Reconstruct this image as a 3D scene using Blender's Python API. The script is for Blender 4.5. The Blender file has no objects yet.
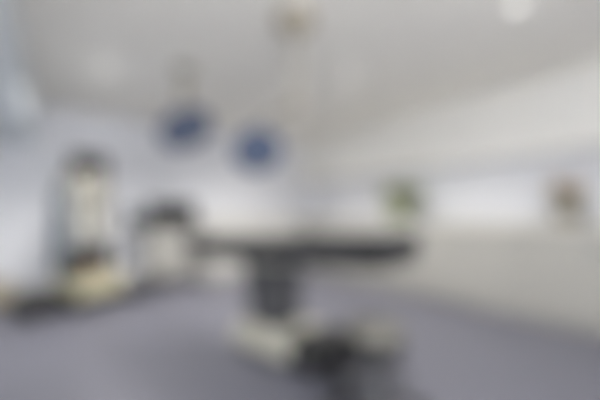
import bpy, bmesh, math, random
from mathutils import Vector, Matrix
random.seed(7)
S = bpy.context.scene
COL = S.collection
PI = math.pi
R = math.radians

# ------------------------------------------------------------------ materials
def lin(c):
    return tuple(((v/255)/12.92 if v/255 <= .04045 else ((v/255+.055)/1.055)**2.4) for v in c)

def mat(name, rgb, rough=.5, metal=0., var=.04, scale=9., bump=0., coat=0.):
    m = bpy.data.materials.new(name); m.use_nodes = True
    nt = m.node_tree; b = nt.nodes['Principled BSDF']
    tc = nt.nodes.new('ShaderNodeTexCoord')
    nz = nt.nodes.new('ShaderNodeTexNoise'); nz.inputs['Scale'].default_value = scale; nz.inputs['Detail'].default_value = 4
    nt.links.new(tc.outputs['Object'], nz.inputs['Vector'])
    rp = nt.nodes.new('ShaderNodeValToRGB')
    c = lin(rgb)
    rp.color_ramp.elements[0].position = .3; rp.color_ramp.elements[1].position = .7
    rp.color_ramp.elements[0].color = (*[v*(1-var) for v in c], 1)
    rp.color_ramp.elements[1].color = (*[min(1, v*(1+var)) for v in c], 1)
    nt.links.new(nz.outputs['Fac'], rp.inputs['Fac'])
    nt.links.new(rp.outputs['Color'], b.inputs['Base Color'])
    b.inputs['Roughness'].default_value = rough
    b.inputs['Metallic'].default_value = metal
    b.inputs['Coat Weight'].default_value = coat
    if bump:
        bp = nt.nodes.new('ShaderNodeBump'); bp.inputs['Strength'].default_value = bump; bp.inputs['Distance'].default_value = .002
        nt.links.new(nz.outputs['Fac'], bp.inputs['Height']); nt.links.new(bp.outputs['Normal'], b.inputs['Normal'])
    return m

def emis(name, rgb, st):
    m = bpy.data.materials.new(name); m.use_nodes = True
    b = m.node_tree.nodes['Principled BSDF']
    b.inputs['Base Color'].default_value = (.8, .8, .8, 1)
    b.inputs['Emission Color'].default_value = (*lin(rgb), 1)
    b.inputs['Emission Strength'].default_value = st
    return m

M = dict(
    wall=mat('wall_paint', (228, 229, 234), .6, var=.015, scale=3),
    side=mat('side_wall_paint', (226, 232, 237), .6, var=.015, scale=3),
    ceil=mat('ceiling_paint', (244, 241, 234), .85, var=.02, scale=5),
    floor=mat('vinyl_floor', (107, 107, 118), .5, var=.06, scale=30),
    skirt=mat('skirting', (190, 186, 174), .5),
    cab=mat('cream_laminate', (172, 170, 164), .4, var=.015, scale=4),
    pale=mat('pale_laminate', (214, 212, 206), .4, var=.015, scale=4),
    gloss=mat('gloss_white_laminate', (246, 244, 239), .2, var=.01, scale=4, coat=.3),
    top=mat('solid_worktop', (214, 212, 205), .3, var=.03, scale=120),
    cream=mat('cream_enamel', (174, 171, 159), .45, var=.02),
    tower=mat('grey_cream_enamel', (140, 138, 131), .5, var=.02),
    yell=mat('warm_cream_enamel', (196, 190, 162), .45, var=.02),
    pad=mat('charcoal_vinyl', (46, 46, 49), .6, var=.08, scale=40, bump=.2),
    dark=mat('black_plastic', (38, 38, 38), .5, var=.08, scale=30),
    dgrey=mat('dark_grey_plastic', (70, 70, 74), .5, var=.05, scale=30),
    bell=mat('black_rubber_bellows', (84, 84, 87), .65, var=.06, scale=20),
    steel=mat('brushed_steel', (186, 187, 188), .3, 1., var=.05, scale=60),
    grey=mat('grey_blue_plastic', (120, 128, 138), .45),
    blue=mat('navy_blue_enamel', (86, 97, 122), .35, var=.04),
    lens=mat('blue_tinted_lens', (92, 104, 130), .3, var=.1, scale=20, coat=.5),
    tan=mat('tan_plastic', (172, 164, 148), .5),
    screen=mat('dark_screen', (26, 28, 32), .2),
    brown=mat('brownish_black_plastic', (54, 46, 43), .5),
    orange=mat('orange_plastic', (206, 120, 60), .4),
    leaf=mat('leaf_green', (204, 208, 172), .5, var=.12, scale=14),
    leaf2=mat('dull_leaf', (206, 192, 156), .5, var=.2, scale=14),
    stem=mat('stem_green', (92, 100, 58), .6),
    potg=mat('sage_ceramic', (146, 154, 124), .35),
    potd=mat('grey_ceramic', (156, 151, 138), .4),
    soil=mat('soil', (62, 48, 38), .9, var=.3, scale=60),
    petal=mat('peach_petal', (240, 206, 176), .5, var=.1),
    hose=mat('grey_rubber_hose', (104, 108, 112), .5),
    seat=mat('pale_seat_vinyl', (122, 119, 112), .5, var=.02),
    beige=mat('beige_plastic', (170, 160, 138), .5),
    chrome=mat('satin_chrome', (205, 205, 205), .22, 1., var=.03),
    light=emis('downlight_diffuser', (255, 252, 244), .4),
)

# ------------------------------------------------------------------ shapes
M['pad'].node_tree.nodes['Principled BSDF'].inputs['Specular IOR Level'].default_value = .2
def bm_new(): return bmesh.new()

def box(bm, c, s, bev=.004, rot=None, seg=2):
    g = bmesh.ops.create_cube(bm, size=1)
    vs = g['verts']
    bmesh.ops.scale(bm, vec=Vector(s), verts=vs)
    if bev:
        es = list({e for v in vs for e in v.link_edges})
        r = bmesh.ops.bevel(bm, geom=es, offset=min(bev, min(s)*.45), segments=seg, profile=.5, affect='EDGES')
        vs = list({v for f in r['faces'] for v in f.verts} | {v for v in vs if v.is_valid})
    mt = Matrix.Translation(Vector(c)) @ (rot if rot is not None else Matrix.Identity(4))
    bmesh.ops.transform(bm, matrix=mt, verts=vs)
    return vs

def lathe(bm, prof, c=(0, 0, 0), n=28, rot=None):
    """profile of (radius, height) turned about z; closed at both ends"""
    rings = []
    mt = Matrix.Translation(Vector(c)) @ (rot if rot is not None else Matrix.Identity(4))
    for r, h in prof:
        if r < 1e-5:
            rings.append([bm.verts.new(mt @ Vector((0, 0, h)))])
        else:
            rings.append([bm.verts.new(mt @ Vector((r*math.cos(2*PI*k/n), r*math.sin(2*PI*k/n), h))) for k in range(n)])
    for a, b in zip(rings, rings[1:]):
        for k in range(n):
            q = (k+1) % n
            if len(a) == 1 and len(b) == 1: continue
            if len(a) == 1: bm.faces.new((a[0], b[q], b[k]))
            elif len(b) == 1: bm.faces.new((a[k], a[q], b[0]))
            else: bm.faces.new((a[k], a[q], b[q], b[k]))
    if len(rings[0]) > 1: bm.faces.new(rings[0][::-1])
    if len(rings[-1]) > 1: bm.faces.new(rings[-1])

def tube(bm, pts, r, n=12):
    pts = [Vector(p) for p in pts]
    rs = r if isinstance(r, (list, tuple)) else [r]*len(pts)
    rings = []; prev = None
    for i, p in enumerate(pts):
        t = (pts[min(i+1, len(pts)-1)] - pts[max(i-1, 0)]).normalized()
        if prev is None:
            u = t.orthogonal().normalized()
        else:
            u = (prev - t*prev.dot(t)).normalized()
        prev = u; v = t.cross(u)
        rings.append([bm.verts.new(p + (u*math.cos(2*PI*k/n) + v*math.sin(2*PI*k/n))*rs[i]) for k in range(n)])
    for a, b in zip(rings, rings[1:]):
        for k in range(n):
            q = (k+1) % n
            bm.faces.new((a[k], a[q], b[q], b[k]))
    bm.faces.new(rings[0][::-1]); bm.faces.new(rings[-1])

def smooth_path(pts, n=8):
    pts = [Vector(p) for p in pts]; out = []
    for i in range(len(pts)-1):
        p0 = pts[max(i-1, 0)]; p1 = pts[i]; p2 = pts[i+1]; p3 = pts[min(i+2, len(pts)-1)]
        for k in range(n):
            t = k/n
            out.append(.5*((2*p1)+(p2-p0)*t+(2*p0-5*p1+4*p2-p3)*t*t+(3*p1-p0-3*p2+p3)*t**3))
    out.append(pts[-1]); return out

def obj(name, bm, m, parent=None, smooth=True, loc=None, rot=None):
    bmesh.ops.recalc_face_normals(bm, faces=bm.faces[:])
    me = bpy.data.meshes.new(name); bm.to_mesh(me); bm.free()
    me.materials.append(m)
    if smooth:
        me.polygons.foreach_set('use_smooth', [True]*len(me.polygons))
        me.set_sharp_from_angle(angle=R(40))
    o = bpy.data.objects.new(name, me); COL.objects.link(o)
    if smooth:
        wn = o.modifiers.new('even_shading', 'WEIGHTED_NORMAL'); wn.keep_sharp = True
    if parent: o.parent = parent
    if loc: o.location = loc
    if rot: o.rotation_euler = rot
    return o

def bxo(name, c, s, m, parent=None, bev=.004, rot=None):
    b = bm_new(); box(b, c, s, bev, rot); return obj(name, b, m, parent)
def lao(name, prof, m, parent=None, c=(0, 0, 0), n=28, rot=None):
    b = bm_new(); lathe(b, prof, c, n, rot); return obj(name, b, m, parent)
def tbo(name, pts, r, m, parent=None, n=12):
    b = bm_new(); tube(b, pts, r, n); return obj(name, b, m, parent)

def thing(name, label, cat, loc=(0, 0, 0), rotz=0, group=None):
    o = bpy.data.objects.new(name, None); COL.objects.link(o)
    o.empty_display_size = .1
    o.location = loc; o.rotation_euler = (0, 0, rotz)
    return tag(o, label, cat, group)
def tag(o, label, cat, group=None):
    o['label'] = label; o['category'] = cat
    if group: o['group'] = group
    return o
def struct(o, label):
    o['kind'] = 'structure'; o['label'] = label; o['category'] = o.name.split('_')[0]; return o
def dup(root, loc, rotz=None, label=None):
    r = root.copy(); COL.objects.link(r); r.location = loc
    if rotz is not None: r.rotation_euler = (0, 0, rotz)
    if label: r['label'] = label
    for ch in list(root.children):
        c = ch.copy(); COL.objects.link(c); c.parent = r
        for g in list(ch.children):
            d = g.copy(); COL.objects.link(d); d.parent = c
    return r

# ------------------------------------------------------------------ room
XL, XR, Y0, Y1, HC = -.85, 4.72, -1.6, 5.9, 2.66
T = .12
def slab(name, a, b, m, label):
    bm = bm_new(); box(bm, [(p+q)/2 for p, q in zip(a, b)], [q-p for p, q in zip(a, b)], 0)
    return struct(obj(name, bm, m, smooth=False), label)
slab('floor', (XL-T, Y0, -T), (XR+T, Y1+T, 0), M['floor'], 'blue grey vinyl floor of the operating room')
slab('ceiling', (XL-T, Y0, HC), (XR+T, Y1+T, HC+T), M['ceil'], 'plain grey ceiling with small downlights')
slab('wall_back', (XL-T, Y1, 0), (XR+T, Y1+T, HC), M['wall'], 'bluish white back wall')
slab('wall_right', (XR, Y0, 0), (XR+T, Y1, HC), M['wall'], 'white wall between the upper and lower cabinets')
slab('wall_left', (XL-T, Y0, 0), (XL, Y1, HC), M['side'], 'pale blue grey wall at the left')
slab('trim_1', (XL, Y0, 2.08), (-.225, Y1, HC), M['side'], 'pale blue grey bulkhead under the ceiling at the left')
slab('baseboard_back', (XL, Y1-.015, 0), (1.1, Y1, .1), M['skirt'], 'beige skirting along the back wall')
slab('baseboard_left', (XL, Y0, 0), (XL+.015, Y1-.015, .1), M['skirt'], 'beige skirting along the left wall')

slab('wall_blocker', (1.3, Y0-T, 0), (XR+T, Y0, HC), M['wall'], 'unseen wall added behind the camera to shade the right, open beside it')  # unseen wall, added to keep world light off the right front

# ------------------------------------------------------------------ downlights
def downlight(loc, label):
    t = thing('downlight', label, 'ceiling light', loc, 0, 'round downlights in the ceiling')
    lao('frame', [(.056, -.004), (.056, -.012), (.07, -.012), (.078, -.006), (.078, 0), (.056, 0)], M['gloss'], t)
    lao('diffuser', [(0, -.006), (.0555, -.006), (.0555, -.001), (0, -.001)], M['light'], t)
    return t
dl = downlight((2.62, 2.62, HC), 'round ceiling downlight near the middle, right of the blue lamp heads')
dup(dl, (2.74, 1.0, HC), label='round ceiling downlight at the top edge, above the peach flower end of the cabinets')
dup(dl, (.43, 4.0, HC), label='round ceiling downlight at the left, above the cream machine tower')
dup(dl, (2.62, 4.24, HC), label='round ceiling downlight farthest back, between and above the two blue lamp heads')
for i, (x, y) in enumerate([(2.62, 2.62), (2.74, 1.0), (.43, 4.0), (2.62, 4.24)]):
    L = bpy.data.lights.new('downlight_beam', 'SPOT'); L.energy = (60, 20, 85, 46)[i]; L.spot_size = R((150, 150, 132, 150)[i]); L.spot_blend = .8; L.shadow_soft_size = .07
    L.color = (1, .975, .93)
    o = bpy.data.objects.new('downlight_beam', L); o.location = (x, y, HC-.03); COL.objects.link(o)

# ------------------------------------------------------------------ cabinets
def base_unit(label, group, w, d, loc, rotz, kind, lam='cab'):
    """front faces local -y, back at +y = 0; origin on the floor, middle of the back"""
    t = thing('base_cabinet', label, 'cabinet', loc, rotz, group)
    bxo('body', (0, -d/2+.011, .53), (w-.004, d-.022, .86), M[lam], t, .003)
    bxo('plinth', (0, -d/2+.02, .05), (w-.004, d-.04, .1), M[lam], t, .003)
    def handle(p, x, z, L, vert):
        b = bm_new()
        y = -d-.028
        if vert:
            tube(b, [(x, y, z-L/2), (x, y, z+L/2)], .006)
            for s in (-1, 1): tube(b, [(x, -d, z+s*L*.4), (x, y, z+s*L*.4)], .005)
        else:
            tube(b, [(x-L/2, y, z), (x+L/2, y, z)], .006)
            for s in (-1, 1): tube(b, [(x+s*L*.4, -d, z), (x+s*L*.4, y, z)], .005)
        obj('handle', b, M['chrome'], p)
    def front(name, cx, cz, fw, fh):
        return bxo(name, (cx, -d+.009, cz), (fw, .018, fh), M[lam], t, .003)
    if kind == 'door':
        for s in (-1, 1):
            f = front('door', s*w/4, .53, w/2-.006, .85); handle(f, s*.04, .8, .16, True)
    else:
        for k in range(4):
            f = front('drawer', 0, .105+.2125*(k+.5), w-.006, .2065); handle(f, 0, .105+.2125*(k+.5)+.05, .18, False)
    return t

FX, CD = 3.96, .76                                    # right run: front plane and depth
ords = ['nearest the camera', 'second from the right edge', 'third from the right edge', 'fourth from the right edge', 'fifth from the right edge',
        'sixth from the right edge', 'seventh from the right edge', 'last before the far corner']
W0 = .6
prots = {}
for i in range(8):
    y = .5 + W0*(i+.5)
    kind = 'drawers' if i in (1, 4, 6) else 'door'
    nm = 'cream lower cabinet with %s, right wall, %s' % ('four drawers' if kind == 'drawers' else 'two doors', ords[i])
    loc = (XR, y, 0)
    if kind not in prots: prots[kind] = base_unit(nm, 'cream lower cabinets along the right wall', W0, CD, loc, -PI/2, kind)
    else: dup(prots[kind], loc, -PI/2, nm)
# back run
bords = ['beside the cart with the dark monitor', 'in the middle of the back wall run', 'next to the far right corner']
p2 = None
for i in range(3):
    x = 2.02 + .64*(i+.5); nm = 'cream two-door lower cabinet on the back wall, ' + bords[i]
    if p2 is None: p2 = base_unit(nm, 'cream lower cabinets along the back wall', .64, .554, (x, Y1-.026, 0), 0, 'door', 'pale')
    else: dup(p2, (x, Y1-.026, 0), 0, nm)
# worktop: one L-shaped slab with upstand
wt = thing('worktop', 'pale L-shaped worktop running over all the cream lower cabinets', 'worktop', (3.4, 5.5, 0))
b = bm_new(); box(b, ((3.94+XR)/2-3.4, (.5+Y1)/2-5.5, .982), (XR-3.94, Y1-.5, .04), .006); box(b, ((2.0+3.94)/2-3.4, (5.3+Y1)/2-5.5, .982), (1.94, Y1-5.3, .04), .006)
obj('slab', b, M['top'], wt)
slab('trim_2', (XR-.025, .5, 1.002), (XR, Y1-.025, 1.054), M['top'], 'pale upstand along the back of the worktop, right wall')
slab('trim_3', (2.0, Y1-.025, 1.002), (XR, Y1, 1.054), M['top'], 'pale upstand along the back of the worktop, back wall')

# wall cabinets on the right wall
def wall_unit(label, loc):
    t = thing('wall_cabinet', label, 'cabinet', loc, -PI/2, 'glossy white wall cabinets')
    h0, h1, d = 1.81, HC-.002, .36
    bxo('body', (0, -d/2+.01, (h0+h1)/2), (W0-.003, d-.02, h1-h0), M['gloss'], t, .002)
    for s in (-1, 1):
        f = bxo('door', (s*W0/4, -d+.009, (h0+h1)/2), (W0/2-.004, .018, h1-h0-.006), M['gloss'], t, .002)
    return t
wu = None
words = ['at the right edge of the picture', 'second from the right edge', 'third from the right edge, above the peach flowers', 'fourth from the right edge', 'fifth from the right edge',
         'sixth from the right edge, above the green plant', 'seventh from the right edge', 'eighth from the right edge', 'in the far corner']
for i in range(9):
    y = .5 + W0*(i+.5); nm = 'glossy white wall cabinet under the ceiling, ' + words[i]
    if wu is None: wu = wall_unit(nm, (XR, y, 0))
    else: dup(wu, (XR, y, 0), -PI/2, nm)

# ------------------------------------------------------------------ operating table
tb = thing('operating_table', 'operating table with charcoal pads on a dark column and cream wheeled base', 'operating table', (1.48, 2.30, 0), R(-78.6))
def shell(bm, x0, x1, y, z0, z1, taper):
    """low base cover: tapered box with rounded edges"""
    vs = box(bm, ((x0+x1)/2, 0, (z0+z1)/2), (x1-x0, 2*y, z1-z0), .035, seg=4)
    for v in vs:
        k = (v.co.z-z0)/(z1-z0)
        v.co.y *= 1-taper*k
        v.co.x = (x0+x1)/2 + (v.co.x-(x0+x1)/2)*(1-taper*.5*k)
b = bm_new(); shell(b, -.31, .34, .27, .06, .235, .18); obj('base_cover', b, M['cream'], tb)
b = bm_new(); shell(b, .345, .63, .255, .06, .25, .2); obj('foot_cover', b, M['dark'], tb)['label'] = 'black end cover of the base'
for x in (-.24, .52):
    for s in (-1, 1):
        c = lao('caster', [(0, -.018), (.038, -.018), (.05, -.012), (.05, .012), (.038, .018), (0, .018)], M['dark'], tb, (x, s*.17, .05), 20, Matrix.Rotation(PI/2, 4, 'X'))
        bxo('fork', (x, s*.17, .075), (.05, .05, .03), M['steel'], c, .004)
for s in (-.1, .1):
    pd = bxo('pedal', (.66, s, .075), (.07, .07, .02), M['dark'], tb, .008); bxo('pedal_arm', (.62, s, .085), (.06, .03, .018), M['steel'], pd, .003)
prof = [(.245, .20)]
for k in range(8):
    z = .22+.060*k
    prof += [(.245, z), (.21, z+.028)]
prof += [(.245, .70), (.245, .704)]
b = bm_new(); lathe(b, prof, (-.04, 0, 0), n=4, rot=Matrix.Rotation(PI/4, 4, 'Z'))
obj('bellows', b, M['bell'], tb, smooth=False)
bxo('column_head', (-.09, 0, .728), (.46, .34, .05), M['cream'], tb, .015)
bxo('column_cover', (-.235, 0, .56), (.03, .28, .26), M['cream'], tb, .01)
# table frame, rails and cushions
bxo('frame', (.05, 0, .785), (2.06, .48, .068), M['dark'], tb, .008)
b = bm_new(); box(b, (.1, 0, .742), (.50, .20, .03), .01); obj('cross_bracket', b, M['steel'], tb)
for s in (-1, 1):
    r = bxo('side_rail', (.05, s*.262, .815), (1.75, .01, .03), M['dgrey'], tb, .003)
    for x in (-.7, -.2, .3, .8):
        bxo('rail_spacer', (x, s*.2475, .815), (.02, .02, .02), M['steel'], r, .002)
for nm, x0, x1 in (('head_pad', -1.04, -.77), ('back_pad', -.765, -.12), ('seat_pad', -.115, .36), ('leg_pad', .365, 1.10)):
    b = bm_new(); box(b, ((x0+x1)/2, 0, .875), (x1-x0, .52, .11), .03, seg=4)
    obj(nm, b, M['pad'], tb)
bxo('head_plate', (-.91, 0, .806), (.26, .38, .016), M['dgrey'], tb, .005)
hd = tbo('crank_handle', smooth_path([(.50, -.21, .785), (.52, -.29, .77), (.52, -.33, .73)]), .01, M['steel'], tb)
lao('grip', [(0, 0), (.016, .004), (.018, .06), (.012, .075), (0, .078)], M['dark'], hd, (.52, -.33, .655))

# the top is tipped a little, head end down, about the column
tilt = Matrix.Translation((0, 0, .785)) @ Matrix.Rotation(R(-2.6), 4, 'Y') @ Matrix.Translation((0, 0, -.785))
for ch in tb.children:
    if ch.name.split('.')[0] in ('frame', 'side_rail', 'head_pad', 'back_pad', 'seat_pad', 'leg_pad', 'head_plate', 'crank_handle'):
        ch.matrix_basis = tilt

# ------------------------------------------------------------------ surgical lamps
def lamp_head(parent, c, nrm, r, thick, spin=0):
    nrm = Vector(nrm).normalized()
    q = Vector((0, 0, 1)).rotation_difference(nrm).to_matrix().to_4x4()
    t = thick
    # local +z is the lit side
    h = lao('head', [(0, -t), (r*.35, -t*.97), (r*.65, -t*.8), (r*.88, -t*.45), (r*.99, -t*.08), (r, .0), (r*.99, .016), (r*.93, .02), (r*.91, .012), (0, .012)], M['blue'], parent, c, 48, q)
    lao('lens', [(0, .013), (r*.9, .013), (r*.9, .017), (r*.5, .022), (0, .024)], M['lens'], h, c, 48, q)
    lao('sterile_handle', [(0, .02), (.022, .02), (.022, .05), (.016, .06), (.018, .11), (.012, .125), (0, .127)], M['cream'], parent, c, 20, q)
    b = bm_new()
    for k in range(10):
        a = 2*PI*k/10
        pos = (Matrix.Translation(Vector(c)) @ q) @ Vector((r*.66*math.cos(a), r*.66*math.sin(a), .0195))
        lathe(b, [(0, 0), (r*.14, 0), (r*.15, .004), (r*.1, .007), (0, .008)], pos, 16, q)
    obj('light_cell', b, M['lens'], h)
    return q
# lamp at the left, higher
la = thing('surgical_lamp', 'blue surgical lamp head at the left, tilted, hung higher on a cream arm', 'surgical lamp', (1.106, 3.54, HC), 0, 'ceiling hung surgical lamps')
lao('ceiling_cover', [(0, 0), (.12, 0), (.12, -.03), (.07, -.07), (.04, -.075), (0, -.075)], M['cream'], la)
tbo('pole', [(0, 0, -.07), (0, 0, -.30)], .026, M['cream'], la, 20)
lao('joint', [(0, -.07), (.05, -.07), (.058, -.05), (.058, .06), (.05, .08), (0, .08)], M['tan'], la, (0, 0, -.30), 24)
CA = Vector((.02, .0, -.64))
NA = Vector((.25, -.64, -.89)).normalized()
tbo('yoke', smooth_path([(0, 0, -.34), (-.03, .04, -.42), tuple(CA - NA*.10 + Vector((0, 0, .03)))], 10), .018, M['cream'], la)
lamp_head(la, CA, NA, .29, .10)
# lamp right of it, lower
lb = thing('surgical_lamp', 'blue surgical lamp head at the right, lower and rounder, over the table', 'surgical lamp', (1.52, 2.11, HC), 0, 'ceiling hung surgical lamps')
lao('ceiling_cover', [(0, 0), (.16, 0), (.16, -.05), (.10, -.11), (.04, -.12), (0, -.12)], M['tan'], lb)
tbo('pole', [(0, 0, -.10), (0, 0, -.66)], .024, M['cream'], lb, 20)
lao('joint', [(0, -.05), (.036, -.05), (.042, -.03), (.042, .03), (.036, .05), (0, .05)], M['tan'], lb, (0, 0, -.68), 24)
CB = Vector((-.09, .44, -.985)); NB = Vector((-.25, -.75, -.62)).normalized()
tbo('spring_arm', [(0, 0, -.68), (-.04, .25, -.70), (-.07, .50, -.76)], .022, M['cream'], lb, 16)
tbo('yoke', smooth_path([(-.07, .50, -.74), (-.075, .54, -.82), tuple(CB - NB*.09)], 10), .016, M['cream'], lb)
lamp_head(lb, CB, NB, .215, .10)

# ------------------------------------------------------------------ anaesthesia machine
am = thing('anesthesia_machine', 'tall cream anesthesia machine on wheels with a dark monitor on top', 'medical machine', (.36, 4.83, 0), R(27))
b = bm_new(); box(b, (.03, 0, .115), (.82, .62, .08), .02, seg=3); obj('wheel_base', b, M['dark'], am)
for x in (-.32, .38):
    for y in (-.25, .25):
        lao('caster', [(0, -.015), (.03, -.015), (.04, -.01), (.04, .01), (.03, .015), (0, .015)], M['dark'], am, (x, y, .04), 18, Matrix.Rotation(PI/2, 4, 'Y'))
b = bm_new(); box(b, (0, .02, .29), (.52, .50, .28), .015, seg=3); obj('drawer_cabinet', b, M['yell'], am)
for k in range(2):
    f = bxo('drawer', (0, -.239, .223+.135*k), (.48, .02, .125), M['yell'], am, .006); tbo('drawer_handle', [(-.1, -.262, .24+.135*k), (.1, -.262, .24+.135*k)], .008, M['tan'], f)
b = bm_new(); box(b, (0, .12, 1.035), (.46, .30, 1.13), .02, seg=3); obj('tower', b, M['tower'], am)
bxo('work_shelf', (-.07, -.11, .735), (.60, .34, .03), M['steel'], am, .006)
for x in (-.26, -.03):
    lao('absorber_canister', [(0, 0), (.095, 0), (.113, .02), (.113, .21), (.085, .235), (0, .24)], M['dark'], am, (x, -.13, .435), 24)
bxo('absorber_head', (-.145, -.11, .69), (.40, .22, .05), M['dark'], am, .01)
bxo('outlet_block', (-.145, -.235, .47), (.07, .04, .05), M['orange'], am, .008)['label'] = 'orange block'
bxo('control_panel', (0, -.036, 1.02), (.40, .02, .28), M['cab'], am, .006)
for i in range(3):
    lao('flow_knob', [(0, 0), (.02, 0), (.018, .03), (0, .032)], M['grey'], am, (-.12+.12*i, -.046, .94), 16, Matrix.Rotation(PI/2, 4, 'X'))
for i in range(2):
    v = lao('vaporizer', [(0, 0), (.045, 0), (.045, .11), (.05, .115), (.05, .15), (.03, .165), (0, .166)], M['tower'], am, (-.08+.16*i, -.085, 1.22), 20)
mo = bxo('monitor', (.02, .06, 1.735), (.42, .14, .27), M['brown'], am, .015)
bxo('screen', (.02, -.012, 1.74), (.37, .006, .22), M['screen'], mo, .002)
bxo('monitor_base', (.02, .1, 1.608), (.2, .14, .03), M['dgrey'], am, .01)
# ventilator hoses and their side column, left of the tower
b = bm_new(); box(b, (-.285, .10, .93), (.10, .22, .95), .02, seg=3); obj('side_column', b, M['grey'], am)
for k in range(2):
    tbo('hose', smooth_path([(-.08+.08*k, -.17, .72), (-.20+.05*k, -.30, .82), (-.34, -.20, .95), (-.36, -.05+.06*k, 1.25), (-.34, .05, 1.36)], 10), .018, M['hose'], am)
bg = lao('breathing_bag', [(0, 0), (.03, .01), (.06, .06), (.06, .12), (.03, .19), (.015, .22), (0, .22)], M['dark'], am, (.24, -.26, .47), 18)

# ------------------------------------------------------------------ low dark units around the machine
su = thing('suction_unit', 'low black wheeled suction unit on the floor left of the cream machine', 'suction unit', (-.155, 4.54, 0), R(27))
b = bm_new(); box(b, (0, 0, .145), (.38, .34, .17), .025, seg=3); obj('body', b, M['dark'], su)
bxo('lid', (0, 0, .24), (.33, .28, .025), M['dark'], su, .008)
for x in (-.14, .14):
    for y in (-.12, .12):
        lao('caster', [(0, -.012), (.022, -.012), (.03, -.008), (.03, .008), (.022, .012), (0, .012)], M['dgrey'], su, (x, y, .03), 16, Matrix.Rotation(PI/2, 4, 'Y'))
tbo('handle', smooth_path([(-.14, 0, .245), (-.13, 0, .30), (.13, 0, .30), (.14, 0, .245)], 8), .01, M['dgrey'], su)
bn = thing('waste_bin', 'small beige bin on the floor at the far left edge', 'bin', (-.58, 5.42, 0), R(20))
b = bm_new(); vs = box(b, (0, 0, .14), (.26, .26, .28), .02, seg=3)
for v in vs:
    k = 1-.15*(1-v.co.z/.28); v.co.x *= k; v.co.y *= k
obj('body', b, M['beige'], bn)
bxo('lid', (0, 0, .29), (.28, .28, .03), M['beige'], bn, .01)
bxo('pedal', (0, -.13, .03), (.07, .04, .014), M['dark'], bn, .004)
st = thing('step_stool', 'low dark step on the floor between the cream machine and the cart', 'step stool', (1.07, 5.02, 0), R(27))
bxo('tread', (0, 0, .19), (.46, .30, .035), M['dark'], st, .012)
for x in (-.18, .18):
    for y in (-.11, .11):
        b = bm_new(); tube(b, [(x*1.12, y*1.12, 0), (x, y, .175)], .017, 12); obj('leg', b, M['dgrey'], st)
b = bm_new()
for s in (-1, 1): tube(b, [(-.19, s*.115, .09), (.19, s*.115, .09)], .009)
obj('brace', b, M['dgrey'], st)

# ------------------------------------------------------------------ cart with monitor
ct = thing('medical_cart', 'cream drawer cart against the back wall carrying a dark monitor', 'cart', (1.50, 5.64, 0), 0)
b = bm_new(); box(b, (0, 0, .49), (.70, .48, .78), .015, seg=3); obj('body', b, M['cab'], ct)
for k in range(4):
    f = bxo('drawer', (0, -.249, .205+.19*k), (.66, .02, .18), M['cab'], ct, .006)
    tbo('drawer_handle', [(-.14, -.272, .24+.19*k), (.14, -.272, .24+.19*k)], .008, M['steel'], f)
bxo('cart_top', (-.13, 0, .895), (1.02, .52, .03), M['cab'], ct, .01)
for x in (-.29, .29):
    for y in (-.18, .18):
        lao('caster', [(0, -.016), (.04, -.016), (.05, -.01), (.05, .01), (.04, .016), (0, .016)], M['dark'], ct, (x, y, .05), 18, Matrix.Rotation(PI/2, 4, 'Y'))
mn = thing('monitor', 'wide dark monitor standing on the cream cart', 'monitor', (1.56, 5.62, .91), R(10))
b = bm_new(); box(b, (0, 0, .235), (.80, .12, .37), .02, seg=3); obj('housing', b, M['dark'], mn)
bxo('screen', (0, -.062, .24), (.72, .006, .29), M['screen'], mn, .002)
bxo('stand', (0, .02, .026), (.26, .2, .052), M['dgrey'], mn, .008)
pr = thing('recorder', 'small grey recorder box beside the dark monitor on the cart', 'device', (1.00, 5.56, .91), R(10))
b = bm_new(); box(b, (0, 0, .145), (.22, .24, .28), .015, seg=3); obj('housing', b, M['dark'], pr)
bxo('panel', (0, -.122, .17), (.18, .006, .15), M['grey'], pr, .002)
b = bm_new()
for x in (-.07, .07):
    for y in (-.07, .07): box(b, (x, y, .004), (.025, .025, .008), .001)
obj('feet', b, M['dark'], pr)
iv = thing('drip_stand', 'thin steel drip stand behind the cart', 'drip stand', (.70, 5.66, 0), 0)
tbo('pole', [(0, 0, .09), (0, 0, 1.62)], .012, M['steel'], iv)
b = bm_new()
for s in (-1, 1): tube(b, smooth_path([(0, 0, 1.61), (s*.07, 0, 1.615), (s*.1, 0, 1.64), (s*.105, 0, 1.67)], 6), .006)
obj('hook', b, M['steel'], iv)
for k in range(5):
    a = 2*PI*k/5+.3
    g = tbo('leg', [(0, 0, .10), (.14*math.cos(a), .14*math.sin(a), .085), (.20*math.cos(a), .20*math.sin(a), .06)], .012, M['steel'], iv)
    lao('caster', [(0, -.01), (.02, -.01), (.028, -.006), (.028, .006), (.02, .01), (0, .01)], M['dark'], g, (.20*math.cos(a), .20*math.sin(a), .028), 14, Matrix.Rotation(PI/2, 4, 'Y'))

# ------------------------------------------------------------------ stool in front
so = thing('stool', 'round pale-topped rolling stool with a dark base, in front of the table', 'stool', (1.438, 1.235, 0), R(14))
lao('seat', [(0, .435), (.15, .435), (.165, .445), (.17, .465), (.162, .485), (.135, .497), (0, .50)], M['seat'], so, n=40)
lao('seat_pan', [(0, .32), (.12, .32), (.158, .34), (.162, .434), (0, .434)], M['dark'], so, n=40)
lao('gas_column', [(0, .09), (.15, .09), (.14, .13), (.08, .19), (.055, .22), (.05, .27), (.035, .275), (.035, .321), (0, .321)], M['dgrey'], so)
ft = bm_new()
n = 36; rr = .175
tube(ft, [(rr*math.cos(2*PI*k/n), rr*math.sin(2*PI*k/n), .21) for k in range(n+1)], .012)
for k in range(3):
    a = 2*PI*k/3; tube(ft, [(.03*math.cos(a), .03*math.sin(a), .21), (rr*math.cos(a), rr*math.sin(a), .21)], .009)
obj('foot_ring', ft, M['dgrey'], so)
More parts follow.
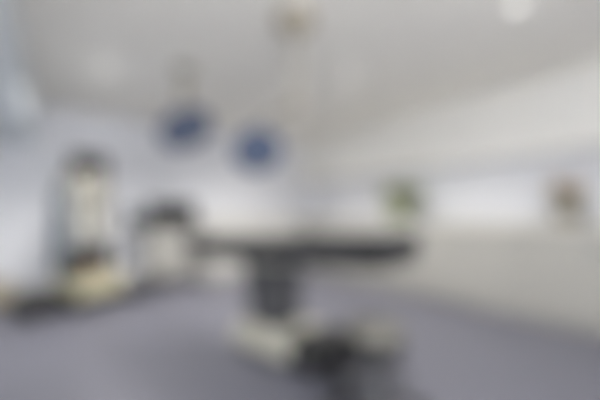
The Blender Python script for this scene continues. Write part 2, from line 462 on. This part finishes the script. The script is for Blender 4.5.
for k in range(5):
    a = 2*PI*k/5
    rot = Matrix.Rotation(a, 4, 'Z')
    b = bm_new(); vs = box(b, (.15, 0, .095), (.28, .055, .035), .01)
    for v in vs:
        v.co.z -= .04*max(0, v.co.x-.02); v.co.y *= 1-.9*max(0, v.co.x-.05)
    bmesh.ops.transform(b, matrix=rot, verts=b.verts[:])
    g = obj('leg', b, M['dark'], so)
    p = rot @ Vector((.265, 0, .032))
    b = bm_new()
    for s in (-1, 1): lathe(b, [(0, -.009), (.026, -.009), (.032, -.005), (.032, .005), (.026, .009), (0, .009)], p + rot @ Vector((0, s*.014, 0)), 16, rot @ Matrix.Rotation(PI/2, 4, 'X'))
    tube(b, [tuple(p), tuple(p+Vector((0, 0, .055)))], .008)
    obj('caster', b, M['dark'], g)

# ------------------------------------------------------------------ plants on the worktop
def leaf(bm, base, d, L, w, droop):
    d = Vector(d).normalized(); side = d.cross(Vector((0, 0, 1)))
    side = side.normalized() if side.length > 1e-3 else Vector((1, 0, 0))
    n = 6; rows = []
    for i in range(n+1):
        t = i/n; c = Vector(base) + d*L*t + Vector((0, 0, -droop*L*t*t))
        ww = w*math.sin(PI*min(1, t*.93+.07))**.8
        up = side.cross(d)
        rows.append([bm.verts.new(c - side*ww + up*ww*.25), bm.verts.new(c), bm.verts.new(c + side*ww + up*ww*.25)])
    for a, b_ in zip(rows, rows[1:]):
        for k in range(2): bm.faces.new((a[k], a[k+1], b_[k+1], b_[k]))

def plant(label, loc, pot_r, pot_h, H, spread, nl, pm, lm, flowers=0, ll=.13, wall=.3):
    t = thing('potted_plant', label, 'plant', loc, 0, 'plants on the worktop')
    lao('pot', [(0, 0), (pot_r*.72, 0), (pot_r*.76, .01), (pot_r*.97, pot_h-.015), (pot_r, pot_h-.012), (pot_r, pot_h), (pot_r*.93, pot_h), (pot_r*.9, pot_h-.03), (0, pot_h-.03)], pm, t, n=36)
    lao('soil', [(0, pot_h-.0295), (pot_r*.89, pot_h-.0295), (pot_r*.85, pot_h-.02), (0, pot_h-.014)], M['soil'], t)
    sb = bm_new(); lb_ = bm_new(); tips = []
    for k in range(24):
        a = 2*PI*k/24*2.4; f = .35+.65*random.random()
        rr_ = spread*f*.75
        tip = Vector((rr_*math.cos(a), rr_*math.sin(a), pot_h-.02+(H-pot_h)*(.95-.75*f*random.random())))
        mid = Vector((tip.x*.35, tip.y*.35, pot_h+(tip.z-pot_h)*.6))
        tube(sb, smooth_path([(tip.x*.12, tip.y*.12, pot_h-.02), mid, tip], 4), .003, 6)
        tips.append((mid, tip))
    for k in range(nl):
        mid, tip = random.choice(tips)
        q = random.random(); base = mid.lerp(tip, q)
        a = random.random()*2*PI
        leaf(lb_, base, (math.cos(a), math.sin(a), random.uniform(-.1, .8)), ll*random.uniform(.7, 1.1), ll*.24, random.uniform(.1, .5))
    for q_ in (sb, lb_):
        for v in q_.verts:                      # leaves bend away from the wall behind
            if v.co.x > wall*.7: v.co.x = wall*.7 + (wall*.3)*math.tanh((v.co.x-wall*.7)/(wall*.6))
            v.co.z = max(v.co.z, .012)
    obj('stem', sb, M['stem'], t); obj('foliage', lb_, lm, t)
    for k in range(flowers):
        mid, tip = tips[k % len(tips)]
        b = bm_new(); c = tip + Vector((0, 0, .03+.02*random.random()))
        for layer, (rad, up) in enumerate(((.035, .5), (.026, 1.1), (.015, 2.2))):
            for j in range(7):
                a = 2*PI*j/7+layer*.4
                leaf(b, c, (math.cos(a), math.sin(a), up), rad*1.25, rad*.45, -.1)
        tube(b, [tuple(tip), tuple(c)], .003, 6)
        obj('flower', b, M['petal'], t)
    return t
plant('bushy pale green plant in a sage pot standing on the worktop behind the table end', (4.33, 3.22, 1.002), .22, .20, .58, .50, 950, M['potg'], M['leaf'], 0, .17, .33)
plant('plant with peach flowers in a grey pot near the right end of the worktop', (4.38, 1.11, 1.002), .14, .17, .48, .24, 280, M['potd'], M['leaf2'], 16, .11, .27)

# ------------------------------------------------------------------ world and camera
w = bpy.data.worlds.new('daylight'); S.world = w; w.use_nodes = True
w.node_tree.nodes['Background'].inputs['Color'].default_value = (.99, .99, 1.0, 1)
w.node_tree.nodes['Background'].inputs['Strength'].default_value = 2.7

cam = bpy.data.cameras.new('camera'); co = bpy.data.objects.new('camera', cam); COL.objects.link(co)
co.location = (0, 0, 1.1)
co.rotation_euler = (PI/2, 0, -R(36.6))
cam.sensor_width = 36; cam.lens = 19.8; cam.shift_y = 16/600
cam.clip_start = .02
BLUR = True          # the photograph is out of focus all over: the lens is focused very near
cam.dof.use_dof = BLUR
cam.dof.focus_distance = .10
cam.dof.aperture_fstop = 1.8
S.camera = co

S.view_settings.view_transform = 'Standard'
S.view_settings.look = 'None'
S.view_settings.gamma = 1
S.view_settings.use_curve_mapping = False
S.view_settings.exposure = 1.6
